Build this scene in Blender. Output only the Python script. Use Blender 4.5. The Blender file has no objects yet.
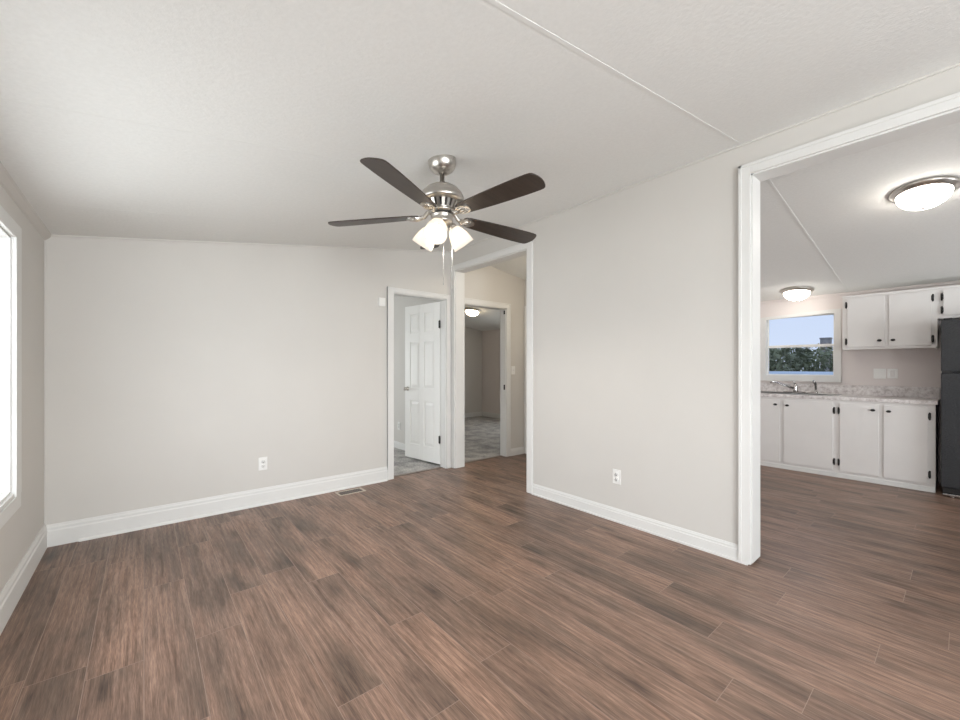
import bpy, bmesh, math, random
from mathutils import Vector, Matrix
random.seed(7)
PI = math.pi
scene = bpy.context.scene
COL = scene.collection
V = Vector

# ------------------------------------------------------------------ camera
F_PX, CY_PX, YAW = 403.92, 366.754, 0.693893
cam_d = bpy.data.cameras.new('camera')
cam_d.sensor_fit = 'HORIZONTAL'
cam_d.sensor_width = 36.0
cam_d.lens = F_PX * 36.0 / 960.0
cam_d.shift_y = (CY_PX - 360.0) / 960.0
cam_d.clip_start = 0.02
cam_d.clip_end = 500
cam = bpy.data.objects.new('camera', cam_d)
COL.objects.link(cam)
cam.location = (0, 0, 1.25)
cam.rotation_euler = (PI / 2, 0, -(PI / 2 - (PI / 2 - YAW)))
scene.camera = cam

# ------------------------------------------------------------------ world, light, exposure
scene.view_settings.view_transform = 'Standard'
scene.view_settings.look = 'None'
scene.view_settings.exposure = 0.02
scene.view_settings.gamma = 1.0
scene.view_settings.use_curve_mapping = False
scene.cycles.use_denoising = True
scene.cycles.diffuse_bounces = 8
scene.cycles.max_bounces = 12
scene.cycles.sample_clamp_indirect = 6.0

world = bpy.data.worlds.new('sky')
scene.world = world
world.use_nodes = True
wn = world.node_tree
wn.nodes.clear()
wo = wn.nodes.new('ShaderNodeOutputWorld')
wb = wn.nodes.new('ShaderNodeBackground')
wg = wn.nodes.new('ShaderNodeNewGeometry')
ws = wn.nodes.new('ShaderNodeSeparateXYZ')
wr = wn.nodes.new('ShaderNodeValToRGB')
wr.color_ramp.elements[0].position = 0.0
wr.color_ramp.elements[0].color = (0.66, 0.76, 0.95, 1)
wr.color_ramp.elements[1].position = 0.35
wr.color_ramp.elements[1].color = (0.50, 0.64, 0.92, 1)
wtc = wn.nodes.new('ShaderNodeTexCoord')
wn.links.new(wtc.outputs['Generated'], ws.inputs[0])
wn.links.new(ws.outputs['Z'], wr.inputs[0])
wn.links.new(wr.outputs['Color'], wb.inputs['Color'])
wn.links.new(wb.outputs['Background'], wo.inputs['Surface'])
wb.inputs['Strength'].default_value = 1.0


def area(name, loc, target, sx, sy, power, color):
    d = bpy.data.lights.new(name, 'AREA')
    d.shape = 'RECTANGLE'
    d.size, d.size_y = sx, sy
    d.energy = power
    d.color = color
    o = bpy.data.objects.new(name, d)
    COL.objects.link(o)
    o.location = loc
    dv = V(target) - V(loc)
    o.rotation_euler = dv.to_track_quat('-Z', 'Y').to_euler()
    return o


DAY = (0.955, 0.985, 1.0)
# daylight by the left windows; the rear panels are unseen, added fill
area('window_daylight', (-0.74, 2.28, 1.27), (1, 2.28, 1.12), 1.72, 1.28, 35, DAY)
area('side_window_daylight', (-0.74, -1.2, 1.27), (1, -1.2, 0.4), 1.7, 1.28, 19, DAY)
area('rear_fill', (0.45, -2.9, 1.3), (0.45, 2, 1.3), 1.5, 1.35, 158, DAY)  # unseen soft light, added to brighten the living room evenly
area('rear_upward_fill', (2.2, -2.9, 1.3), (2.2, -1.4, 2.9), 1.0, 1.35, 52, DAY)  # unseen, added and tilted up to imitate light bounced off the ceiling
area('kitchen_rear_fill', (4.6, -2.92, 1.30), (5.9, -0.9, 1.75), 1.6, 1.3, 42, DAY).data.spread = math.radians(110)  # unseen, added and aimed to brighten the kitchen cabinets
area('bedroom_daylight', (1.0, 8.05, 1.35), (1.6, 5, 1.2), 1.3, 1.1, 80, DAY)
area('far_bedroom_daylight', (6.82, 5.6, 1.35), (4.0, 5.4, 0.4), 1.2, 1.1, 22, DAY)

# ------------------------------------------------------------------ dimensions
XL, YB, XR = -0.5288, 4.0751, 2.939
XR2 = 3.076
XK = 6.6
YR = -2.7
YF = 7.85
ZL, ZRIDGE = 2.164, 2.674
K = (ZRIDGE - ZL) / (XR - XL)
XRIDGE = (XR + XR2) / 2


def ceil_z(x):
    if x <= XRIDGE:
        return ZL + (x - XL) * K
    return ZL + (2 * XRIDGE - x - XL) * K


# ------------------------------------------------------------------ materials
def srgb(r, g, b):
    f = lambda c: (c / 255 / 12.92) if c / 255 <= 0.04045 else ((c / 255 + 0.055) / 1.055) ** 2.4
    return (f(r), f(g), f(b), 1)


class Mat:
    def __init__(self, name, color=(0.8, 0.8, 0.8, 1), rough=0.5, metal=0.0, spec=0.5):
        self.m = bpy.data.materials.new(name)
        self.m.use_nodes = True
        self.t = self.m.node_tree
        self.b = self.t.nodes['Principled BSDF']
        self.b.inputs['Base Color'].default_value = color
        self.b.inputs['Roughness'].default_value = rough
        self.b.inputs['Metallic'].default_value = metal
        self.b.inputs['Specular IOR Level'].default_value = spec

    def n(self, kind, **kw):
        nd = self.t.nodes.new('ShaderNode' + kind)
        for k, v in kw.items():
            setattr(nd, k, v)
        return nd

    def l(self, a, b):
        self.t.links.new(a, b)

    def pos(self, scale=(1, 1, 1), world_space=True):
        mp = self.n('Mapping')
        mp.inputs['Scale'].default_value = scale
        if world_space:
            g = self.n('NewGeometry')
            self.l(g.outputs['Position'], mp.inputs['Vector'])
        else:
            g = self.n('TexCoord')
            self.l(g.outputs['Object'], mp.inputs['Vector'])
        return mp.outputs['Vector']

    def noise(self, vec, scale, detail=3, rough=0.5):
        nn = self.n('TexNoise')
        nn.inputs['Scale'].default_value = scale
        nn.inputs['Detail'].default_value = detail
        nn.inputs['Roughness'].default_value = rough
        self.l(vec, nn.inputs['Vector'])
        return nn.outputs['Fac']

    def ramp(self, fac, stops):
        r = self.n('ValToRGB')
        els = r.color_ramp.elements
        while len(els) < len(stops):
            els.new(0.5)
        for e, (p, c) in zip(els, stops):
            e.position = p
            e.color = c
        self.l(fac, r.inputs[0])
        return r.outputs['Color']

    def bump(self, height, strength, dist=0.01):
        b = self.n('Bump')
        b.inputs['Strength'].default_value = strength
        b.inputs['Distance'].default_value = dist
        self.l(height, b.inputs['Height'])
        self.l(b.outputs['Normal'], self.b.inputs['Normal'])

    def color(self, out):
        self.l(out, self.b.inputs['Base Color'])


def shade(c, f):
    return (c[0] * f, c[1] * f, c[2] * f, 1)


def speckled(name, c, rough, amount=0.04, scale=6, bump=0.0, bscale=120, metal=0.0, spec=0.5, ws=True):
    m = Mat(name, c, rough, metal, spec)
    v = m.pos(world_space=ws)
    m.color(m.ramp(m.noise(v, scale, 4), [(0.3, shade(c, 1 - amount)), (0.7, shade(c, 1 + amount))]))
    if bump:
        m.bump(m.noise(v, bscale, 2), bump, 0.004)
    return m.m


WALLC = (0.618, 0.601, 0.572, 1)
M = {}
M['wall'] = speckled('wall_paint', WALLC, 0.75, 0.012, 2.2, 0.05, 140, spec=0.3)
M['wall_kitchen'] = speckled('kitchen_wall_paint', (0.71, 0.66, 0.64, 1), 0.7, 0.012, 2.2, 0.05, 140, spec=0.3)
m = Mat('ceiling_texture', (0.80, 0.79, 0.775, 1), 0.9, spec=0.1)
v = m.pos()
nz = m.noise(v, 60, 3, 0.6)
m.color(m.ramp(nz, [(0.3, (0.765, 0.772, 0.755, 1)), (0.7, (0.80, 0.807, 0.79, 1))]))
m.bump(nz, 0.30, 0.005)
M['ceiling'] = m.m
M['ceil_seam'] = speckled('ceiling_batten', (0.77, 0.777, 0.76, 1), 0.95, 0.01, 30, spec=0.1)
M['trim'] = speckled('trim_paint', (0.715, 0.715, 0.70, 1), 0.5, 0.012, 5, spec=0.25)
M['door'] = speckled('door_paint', (0.83, 0.83, 0.81, 1), 0.4, 0.01, 5, ws=False)
M['cabinet'] = speckled('cabinet_paint', (0.74, 0.725, 0.71, 1), 0.45, 0.015, 5, ws=False)
M['black'] = speckled('black_hardware', (0.012, 0.011, 0.011, 1), 0.4, 0.1, 40, ws=False)
M['plastic'] = speckled('white_plastic', (0.82, 0.82, 0.80, 1), 0.35, 0.01, 20, ws=False)
M['slot'] = speckled('dark_slot', (0.05, 0.047, 0.045, 1), 0.6, 0.05, 40, ws=False)
M['register'] = speckled('register_metal', (0.50, 0.43, 0.36, 1), 0.45, 0.05, 40, ws=False)
M['thresh'] = speckled('threshold_strip', (0.20, 0.16, 0.135, 1), 0.4, 0.1, 20)
M['outside_wall'] = speckled('outside_siding', (0.6, 0.6, 0.58, 1), 0.7, 0.02, 3)


def nickel():
    m = Mat('brushed_nickel', (0.56, 0.53, 0.49, 1), 0.30, 1.0)
    v = m.pos((4, 4, 260), world_space=False)
    n = m.noise(v, 3, 3)
    m.color(m.ramp(n, [(0.25, (0.47, 0.445, 0.41, 1)), (0.75, (0.64, 0.61, 0.57, 1))]))
    m.bump(n, 0.05, 0.002)
    return m.m


M['nickel'] = nickel()
M['chrome'] = speckled('chrome', (0.55, 0.54, 0.53, 1), 0.2, 0.03, 20, metal=1.0, ws=False)
M['steel'] = speckled('sink_steel', (0.42, 0.42, 0.42, 1), 0.3, 0.05, 20, metal=1.0, ws=False)

m = Mat('fan_blade_wood', (0.03, 0.02, 0.015, 1), 0.38)
v = m.pos((1.5, 30, 10), world_space=False)
n = m.noise(v, 3, 5)
m.color(m.ramp(n, [(0.3, (0.030, 0.021, 0.016, 1)), (0.7, (0.052, 0.037, 0.028, 1))]))
M['blade'] = m.m


def glow_glass(name, color, strength):
    m = Mat(name, (0.9, 0.88, 0.85, 1), 0.3)
    v = m.pos(world_space=False)
    n = m.noise(v, 18, 2)
    c0 = shade(color, 0.94)
    m.l(m.ramp(n, [(0.3, c0), (0.7, color)]), m.b.inputs['Emission Color'])
    m.b.inputs['Emission Strength'].default_value = strength
    return m.m


_m = Mat('lit_frosted_shade', (0.62, 0.60, 0.57, 1), 0.3)
_n = _m.noise(_m.pos(world_space=False), 18, 2)
_m.l(_m.ramp(_n, [(0.3, (0.94, 0.86, 0.74, 1)), (0.7, (1.0, 0.93, 0.82, 1))]), _m.b.inputs['Emission Color'])
_m.b.inputs['Emission Strength'].default_value = 0.50
_tl = _m.n('BsdfTranslucent')
_tl.inputs['Color'].default_value = (0.9, 0.84, 0.74, 1)
_ms = _m.n('MixShader')
_ms.inputs[0].default_value = 0.35
_m.l(_m.b.outputs[0], _ms.inputs[1])
_m.l(_tl.outputs[0], _ms.inputs[2])
_m.l(_ms.outputs[0], _m.t.nodes['Material Output'].inputs['Surface'])
M['shade'] = _m.m
M['bulb'] = glow_glass('lit_bulb', (1.0, 0.86, 0.66, 1), 14)
M['dome'] = glow_glass('lit_dome_glass', (1.0, 0.94, 0.86, 1), 28)
M['dome_window'] = glow_glass('lit_window_dome', (1.0, 0.94, 0.86, 1), 14)
M['dome_hall'] = glow_glass('lit_hall_dome', (1.0, 0.88, 0.70, 1), 46)
M['dome_bed'] = glow_glass('lit_bedroom_dome', (1.0, 0.78, 0.50, 1), 20)


def vinyl_plank():
    m = Mat('vinyl_plank', rough=0.36, spec=0.42)
    t = m
    g = m.n('NewGeometry')
    sp = m.n('SeparateXYZ')
    m.l(g.outputs['Position'], sp.inputs[0])
    cb = m.n('CombineXYZ')
    row = m.n('Math', operation='DIVIDE')
    row.inputs[1].default_value = 0.182
    m.l(sp.outputs['X'], row.inputs[0])
    fl = m.n('Math', operation='FLOOR')
    m.l(row.outputs[0], fl.inputs[0])
    wnz = m.n('TexWhiteNoise', noise_dimensions='1D')
    m.l(fl.outputs[0], wnz.inputs['W'])
    off = m.n('Math', operation='MULTIPLY_ADD')
    off.inputs[1].default_value = 1.22
    m.l(wnz.outputs['Value'], off.inputs[0])
    m.l(sp.outputs['Y'], off.inputs[2])
    m.l(off.outputs[0], cb.inputs['X'])
    m.l(sp.outputs['X'], cb.inputs['Y'])

    def brick(c1, c2, cm):
        br = m.n('TexBrick', offset=0.0, offset_frequency=2, squash=1.0)
        br.inputs['Scale'].default_value = 1.0
        br.inputs['Color1'].default_value = c1
        br.inputs['Color2'].default_value = c2
        br.inputs['Mortar'].default_value = cm
        br.inputs['Mortar Size'].default_value = 0.0012
        br.inputs['Mortar Smooth'].default_value = 0.1
        br.inputs['Brick Width'].default_value = 1.22
        br.inputs['Row Height'].default_value = 0.182
        m.l(cb.outputs[0], br.inputs['Vector'])
        return br
    ids = brick((0, 0, 0, 1), (1, 1, 1, 1), (0.5, 0.5, 0.5, 1))
    # shift the grain by the plank's own number
    idm = m.n('VectorMath', operation='SCALE')
    idm.inputs['Scale'].default_value = 37.0
    m.l(ids.outputs['Color'], idm.inputs[0])
    add = m.n('VectorMath', operation='ADD')
    m.l(g.outputs['Position'], add.inputs[0])
    m.l(idm.outputs[0], add.inputs[1])

    def stretch(s):
        mp = m.n('Mapping')
        mp.inputs['Scale'].default_value = s
        m.l(add.outputs[0], mp.inputs['Vector'])
        return mp.outputs['Vector']
    # warp for cathedral figure
    warp = m.n('TexNoise')
    warp.inputs['Scale'].default_value = 1.0
    warp.inputs['Detail'].default_value = 2
    m.l(stretch((5, 1.6, 1)), warp.inputs['Vector'])
    wsub = m.n('VectorMath', operation='SCALE')
    wsub.inputs['Scale'].default_value = 2.2
    m.l(warp.outputs['Color'], wsub.inputs[0])
    wadd = m.n('VectorMath', operation='ADD')
    m.l(stretch((30, 1.1, 1)), wadd.inputs[0])
    m.l(wsub.outputs[0], wadd.inputs[1])
    grain = m.noise(wadd.outputs[0], 1.6, 6, 0.62)
    fine = m.noise(stretch((150, 3.2, 1)), 1.0, 4, 0.7)
    patch = m.noise(stretch((6.5, 1.5, 1)), 1.0, 4, 0.55)
    base = m.ramp(grain, [(0.26, (0.135, 0.084, 0.063, 1)), (0.42, (0.222, 0.144, 0.110, 1)),
                          (0.58, (0.275, 0.183, 0.142, 1)), (0.78, (0.350, 0.242, 0.190, 1))])

    def mult(a, facout, lo, hi, p0, p1):
        r = m.ramp(facout, [(p0, lo), (p1, hi)])
        mx = m.n('Mix', data_type='RGBA', blend_type='MULTIPLY')
        mx.inputs[0].default_value = 1.0
        m.l(a, mx.inputs[6])
        m.l(r, mx.inputs[7])
        return mx.outputs[2]
    c = mult(base, patch, (0.58, 0.60, 0.60, 1), (1.08, 1.05, 1.03, 1), 0.33, 0.58)
    big = m.noise(stretch((2.6, 0.55, 1)), 1.0, 4, 0.6)
    c = mult(c, big, (0.76, 0.78, 0.78, 1), (1.14, 1.12, 1.09, 1), 0.34, 0.64)
    c = mult(c, fine, (0.76, 0.75, 0.74, 1), (1.20, 1.20, 1.20, 1), 0.33, 0.68)
    pore = m.noise(stretch((480, 16, 1)), 1.0, 2, 0.6)
    c = mult(c, pore, (0.72, 0.72, 0.72, 1), (1.22, 1.22, 1.22, 1), 0.36, 0.64)
    wv = m.n('TexWave', wave_type='BANDS', bands_direction='X')
    wv.inputs['Scale'].default_value = 1.0
    wv.inputs['Distortion'].default_value = 7.0
    wv.inputs['Detail'].default_value = 3.0
    wv.inputs['Detail Scale'].default_value = 0.8
    m.l(stretch((11, 0.9, 1)), wv.inputs['Vector'])
    c = mult(c, wv.outputs['Fac'], (0.90, 0.89, 0.88, 1), (1.06, 1.05, 1.04, 1), 0.1, 0.75)
    # knots: a few dark eyes drawn out along the plank
    vk = m.n('TexVoronoi', feature='F1')
    vk.inputs['Scale'].default_value = 1.0
    wk = m.n('VectorMath', operation='ADD')
    wk2 = m.n('VectorMath', operation='SCALE')
    wk2.inputs['Scale'].default_value = 0.35
    m.l(warp.outputs['Color'], wk2.inputs[0])
    m.l(stretch((6.5, 1.7, 1)), wk.inputs[0])
    m.l(wk2.outputs[0], wk.inputs[1])
    m.l(wk.outputs[0], vk.inputs['Vector'])
    c = mult(c, vk.outputs['Distance'], (0.42, 0.42, 0.42, 1), (1.0, 1.0, 1.0, 1), 0.03, 0.26)
    idr = m.n('SeparateColor')
    m.l(ids.outputs['Color'], idr.inputs[0])
    c = mult(c, idr.outputs[0], (0.93, 0.94, 0.95, 1), (1.05, 1.03, 1.01, 1), 0.0, 1.0)
    # seams
    seam = m.n('Mix', data_type='RGBA')
    m.l(ids.outputs['Fac'], seam.inputs[0])
    m.l(c, seam.inputs[6])
    seam.inputs[7].default_value = (0.31, 0.222, 0.178, 1)
    m.color(seam.outputs[2])
    m.l(m.ramp(grain, [(0.3, (0.44, 0.44, 0.44, 1)), (0.7, (0.33, 0.33, 0.33, 1))]), m.b.inputs['Roughness'])
    hm = m.n('Math', operation='SUBTRACT')
    m.l(fine, hm.inputs[0])
    m.l(ids.outputs['Fac'], hm.inputs[1])
    m.bump(hm.outputs[0], 0.10, 0.0015)
    return m.m


M['floor'] = vinyl_plank()

m = Mat('grey_carpet', (0.2, 0.2, 0.2, 1), 0.95, spec=0.05)
v = m.pos()
n1 = m.noise(v, 48, 4, 0.8)
n2 = m.noise(v, 5, 3, 0.6)
mx = m.n('Mix', data_type='RGBA', blend_type='MULTIPLY')
mx.inputs[0].default_value = 1
m.l(m.ramp(n1, [(0.35, (0.30, 0.292, 0.285, 1)), (0.65, (0.62, 0.605, 0.59, 1))]), mx.inputs[6])
m.l(m.ramp(n2, [(0.38, (0.72, 0.72, 0.73, 1)), (0.62, (1.12, 1.12, 1.1, 1))]), mx.inputs[7])
m.color(mx.outputs[2])
m.bump(n1, 0.8, 0.01)
M['carpet'] = m.m

m = Mat('counter_laminate', (0.6, 0.57, 0.55, 1), 0.35)
v = m.pos()
n1 = m.noise(v, 28, 6, 0.7)
n2 = m.noise(v, 7, 4, 0.6)
mx = m.n('Mix', data_type='RGBA', blend_type='MULTIPLY')
mx.inputs[0].default_value = 1
m.l(m.ramp(n1, [(0.34, (0.50, 0.46, 0.45, 1)), (0.5, (0.72, 0.69, 0.68, 1)), (0.64, (0.80, 0.78, 0.77, 1))]), mx.inputs[6])
m.l(m.ramp(n2, [(0.35, (0.86, 0.84, 0.84, 1)), (0.6, (1.0, 1.0, 1.0, 1))]), mx.inputs[7])
m.color(mx.outputs[2])
M['counter'] = m.m

m = Mat('black_pebbled_enamel', (0.014, 0.015, 0.017, 1), 0.32)
v = m.pos(world_space=False)
n1 = m.noise(v, 75, 3, 0.6)
m.color(m.ramp(n1, [(0.3, (0.011, 0.012, 0.014, 1)), (0.7, (0.022, 0.024, 0.028, 1))]))
m.bump(n1, 0.9, 0.006)
M['fridge'] = m.m

# clear pane: mostly see-through, a little sheen
pm = Mat('window_glass', (1, 1, 1, 1), 0.02)
tr = pm.n('BsdfTransparent')
gl = pm.n('BsdfGlossy')
gl.inputs['Roughness'].default_value = 0.02
fr = pm.n('LayerWeight')
fr.inputs['Blend'].default_value = 0.15
nzz = pm.noise(pm.pos(), 2.0, 1)
mxs = pm.n('MixShader')
mul = pm.n('Math', operation='MULTIPLY')
mul.inputs[1].default_value = 0.35
pm.l(fr.outputs['Fresnel'], mul.inputs[0])
pm.l(mul.outputs[0], mxs.inputs[0])
pm.l(tr.outputs[0], mxs.inputs[1])
pm.l(gl.outputs[0], mxs.inputs[2])
pm.l(mxs.outputs[0], pm.t.nodes['Material Output'].inputs['Surface'])
M['glass'] = pm.m

M['leaf'] = speckled('evergreen_leaf', (0.25, 0.26, 0.16, 1), 0.7, 0.5, 1.5)
M['leaf_light'] = speckled('dry_leaf', (0.42, 0.38, 0.25, 1), 0.7, 0.4, 1.5)
M['bark'] = speckled('bark', (0.07, 0.05, 0.04, 1), 0.9, 0.3, 6)
M['lawn'] = speckled('lawn', (0.10, 0.12, 0.05, 1), 0.95, 0.3, 2)
M['roof_blue'] = speckled('pale_roof_metal', (0.55, 0.62, 0.68, 1), 0.5, 0.12, 1.2)
M['brick'] = speckled('grey_brick', (0.42, 0.38, 0.37, 1), 0.85, 0.25, 4)


# ------------------------------------------------------------------ mesh helpers
class MB:
    def __init__(self):
        self.bm = bmesh.new()

    def _merge(self, b2, mat=None):
        if mat is not None:
            bmesh.ops.transform(b2, matrix=mat, verts=b2.verts)
        me = bpy.data.meshes.new('tmp')
        b2.to_mesh(me)
        b2.free()
        self.bm.from_mesh(me)
        bpy.data.meshes.remove(me)

    def box(self, x0, y0, z0, x1, y1, z1, bev=0.0, seg=1):
        b2 = bmesh.new()
        bmesh.ops.create_cube(b2, size=1.0)
        for vv in b2.verts:
            vv.co = V((x0 + (vv.co.x + 0.5) * (x1 - x0), y0 + (vv.co.y + 0.5) * (y1 - y0), z0 + (vv.co.z + 0.5) * (z1 - z0)))
        if bev:
            bmesh.ops.bevel(b2, geom=b2.edges[:], offset=bev, segments=seg, affect='EDGES', profile=0.7)
        bmesh.ops.recalc_face_normals(b2, faces=b2.faces[:])
        self._merge(b2)
        return self

    def hexa(self, pts):
        """8 points: bottom ring 0-3, top ring 4-7"""
        b2 = bmesh.new()
        vs = [b2.verts.new(p) for p in pts]
        for f in ((3, 2, 1, 0), (4, 5, 6, 7), (0, 1, 5, 4), (1, 2, 6, 5), (2, 3, 7, 6), (3, 0, 4, 7)):
            b2.faces.new([vs[i] for i in f])
        bmesh.ops.recalc_face_normals(b2, faces=b2.faces[:])
        self._merge(b2)
        return self

    def slopebox(self, x0, x1, y0, y1, z0, over=0.0):
        """a wall column whose top follows the vaulted ceiling"""
        xs = [x0, x1] if not (x0 < XRIDGE < x1) else [x0, XRIDGE, x1]
        for a, b in zip(xs[:-1], xs[1:]):
            za, zb = ceil_z(a) + over, ceil_z(b) + over
            self.hexa([(a, y0, z0), (b, y0, z0), (b, y1, z0), (a, y1, z0),
                       (a, y0, za), (b, y0, zb), (b, y1, zb), (a, y1, za)])
        return self

    def lathe(self, prof, segs=32, mat=None, cap=False):
        b2 = bmesh.new()
        rings = []
        for r, z in prof:
            if r < 1e-5:
                rings.append([b2.verts.new((0, 0, z))])
            else:
                rings.append([b2.verts.new((r * math.cos(2 * PI * i / segs), r * math.sin(2 * PI * i / segs), z)) for i in range(segs)])
        for a, b in zip(rings[:-1], rings[1:]):
            for i in range(segs):
                j = (i + 1) % segs
                if len(a) == 1 and len(b) > 1:
                    b2.faces.new((a[0], b[i], b[j]))
                elif len(b) == 1 and len(a) > 1:
                    b2.faces.new((a[i], a[j], b[0]))
                elif len(a) > 1:
                    b2.faces.new((a[i], a[j], b[j], b[i]))
        if cap:
            for ring in (rings[0], rings[-1]):
                if len(ring) > 1:
                    b2.faces.new(ring)
        bmesh.ops.recalc_face_normals(b2, faces=b2.faces[:])
        for f in b2.faces:
            f.smooth = True
        self._merge(b2, mat)
        return self

    def tube(self, pts, r, segs=10):
        pts = [V(p) for p in pts]
        rs = r if isinstance(r, (list, tuple)) else [r] * len(pts)
        b2 = bmesh.new()
        rings = []
        prev = None
        for i, p in enumerate(pts):
            d = (pts[min(i + 1, len(pts) - 1)] - pts[max(i - 1, 0)]).normalized()
            if prev is None:
                up = V((0, 0, 1)) if abs(d.z) < 0.9 else V((1, 0, 0))
                a = d.cross(up).normalized()
            else:
                a = (prev - d * prev.dot(d)).normalized()
            prev = a
            b = d.cross(a)
            rings.append([b2.verts.new(p + (a * math.cos(2 * PI * k / segs) + b * math.sin(2 * PI * k / segs)) * rs[i]) for k in range(segs)])
        for A, B in zip(rings[:-1], rings[1:]):
            for k in range(segs):
                j = (k + 1) % segs
                b2.faces.new((A[k], A[j], B[j], B[k]))
        b2.faces.new(rings[0])
        b2.faces.new(rings[-1])
        bmesh.ops.recalc_face_normals(b2, faces=b2.faces[:])
        for f in b2.faces:
            f.smooth = True
        self._merge(b2)
        return self

    def extrude(self, outline, depth_vec, mat=None):
        """closed outline of 3-D points pushed along depth_vec"""
        b2 = bmesh.new()
        dv = V(depth_vec)
        A = [b2.verts.new(V(p)) for p in outline]
        B = [b2.verts.new(V(p) + dv) for p in outline]
        b2.faces.new(A)
        b2.faces.new(list(reversed(B)))
        n = len(A)
        for i in range(n):
            j = (i + 1) % n
            b2.faces.new((A[i], A[j], B[j], B[i]))
        bmesh.ops.recalc_face_normals(b2, faces=b2.faces[:])
        self._merge(b2, mat)
        return self

    def sphere(self, c, r, sc=(1, 1, 1), seg=12):
        b2 = bmesh.new()
        bmesh.ops.create_uvsphere(b2, u_segments=seg, v_segments=max(6, seg // 2), radius=r)
        for f in b2.faces:
            f.smooth = True
        self._merge(b2, Matrix.Translation(c) @ Matrix.Diagonal((sc[0], sc[1], sc[2], 1)))
        return self

    def build(self, name, mat, parent=None, origin=(0, 0, 0)):
        me = bpy.data.meshes.new(name)
        if any(origin):
            bmesh.ops.translate(self.bm, verts=self.bm.verts[:], vec=-V(origin))
        self.bm.to_mesh(me)
        self.bm.free()
        me.materials.append(M[mat] if isinstance(mat, str) else mat)
        o = bpy.data.objects.new(name, me)
        COL.objects.link(o)
        if parent is not None:
            o.parent = parent
        else:
            o.location = origin
        return o


def thing(name, label, cat, loc=(0, 0, 0), rotz=0.0, group=None):
    o = bpy.data.objects.new(name, None)
    COL.objects.link(o)
    o.empty_display_size = 0.1
    o.location = loc
    o.rotation_euler = (0, 0, rotz)
    tag(o, label, cat, group)
    return o


def tag(o, label, cat, group=None):
    o['label'] = label
    o['category'] = cat
    if group:
        o['group'] = group
    return o


def struct(o, label=None, cat=None):
    o['kind'] = 'structure'
    if label:
        o['label'] = label
    if cat:
        o['category'] = cat
    return o


def bevel_mod(o, w=0.003, seg=2):
    b = o.modifiers.new('bevel', 'BEVEL')
    b.width = w
    b.segments = seg
    b.limit_method = 'ANGLE'
    return o


# ------------------------------------------------------------------ floor, ceiling
struct(MB().box(XL - 0.12, YR - 0.12, -0.06, XK + 0.12, YB + 0.085, 0).build('floor', 'floor'),
       'dark brown wood-look plank floor of living room and kitchen', 'floor')
struct(MB().box(XL - 0.12, YB + 0.085, -0.06, XK + 0.12, YF + 0.12, 0.002).build('floor_bedroom', 'carpet'),
       'mottled grey carpet in the bedrooms behind the doors', 'carpet')
cl = MB()
cl.hexa([(XL - 0.12, YR - 0.12, ceil_z(XL - 0.12)), (XRIDGE, YR - 0.12, ceil_z(XRIDGE)), (XRIDGE, YF + 0.12, ceil_z(XRIDGE)), (XL - 0.12, YF + 0.12, ceil_z(XL - 0.12)),
         (XL - 0.12, YR - 0.12, ceil_z(XL - 0.12) + 0.1), (XRIDGE, YR - 0.12, ceil_z(XRIDGE) + 0.1), (XRIDGE, YF + 0.12, ceil_z(XRIDGE) + 0.1), (XL - 0.12, YF + 0.12, ceil_z(XL - 0.12) + 0.1)])
cl.hexa([(XRIDGE, YR - 0.12, ceil_z(XRIDGE)), (XK + 0.12, YR - 0.12, ceil_z(XK + 0.12)), (XK + 0.12, YF + 0.12, ceil_z(XK + 0.12)), (XRIDGE, YF + 0.12, ceil_z(XRIDGE)),
         (XRIDGE, YR - 0.12, ceil_z(XRIDGE) + 0.1), (XK + 0.12, YR - 0.12, ceil_z(XK + 0.12) + 0.1), (XK + 0.12, YF + 0.12, ceil_z(XK + 0.12) + 0.1), (XRIDGE, YF + 0.12, ceil_z(XRIDGE) + 0.1)])
struct(cl.build('ceiling', 'ceiling'), 'vaulted white ceiling with stippled texture', 'ceiling')

# ceiling panel battens (thin strips that hug the slope)
TRIM_N = [0]


def trim_name():
    TRIM_N[0] += 1
    return 'trim_%d' % TRIM_N[0]


def batten(x0, x1, y, w=0.016, t=0.003):
    b = MB()
    b.hexa([(x0, y - w / 2, ceil_z(x0) - t), (x1, y - w / 2, ceil_z(x1) - t), (x1, y + w / 2, ceil_z(x1) - t), (x0, y + w / 2, ceil_z(x0) - t),
            (x0, y - w / 2, ceil_z(x0) + 0.002), (x1, y - w / 2, ceil_z(x1) + 0.002), (x1, y + w / 2, ceil_z(x1) + 0.002), (x0, y + w / 2, ceil_z(x0) + 0.002)])
    return struct(b.build(trim_name(), 'ceil_seam'))


for y, w, t in ((-1.52, 0.016, 0.002), (-0.30, 0.016, 0.002), (0.92, 0.016, 0.0014), (2.15, 0.007, 0.0006), (3.37, 0.005, 0.0004)):
    batten(XL, XR, y, w, t)
for y in (-1.52, -0.30, 0.917):
    batten(XR2, XK, y, 0.016, 0.0026)

# ------------------------------------------------------------------ walls
D1 = (2.125, 2.856, 2.085)        # left doorway x0, x1, top
D2 = (3.118, 3.868, 2.060)        # hall doorway
OA = (2.782, 4.012, 2.432)        # opening to the hall: y0, y1, top
OB = (-1.60, 0.867, 2.466)        # opening to the kitchen
WIN1 = (1.40, 3.158, 0.592, 1.926)  # left window y0,y1,z0,z1
WIN3 = (-2.05, -0.35, 0.610, 1.926)
WK = (1.040, 1.762, 1.130, 1.925)   # kitchen window
TB = 0.11                          # back wall thickness


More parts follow.
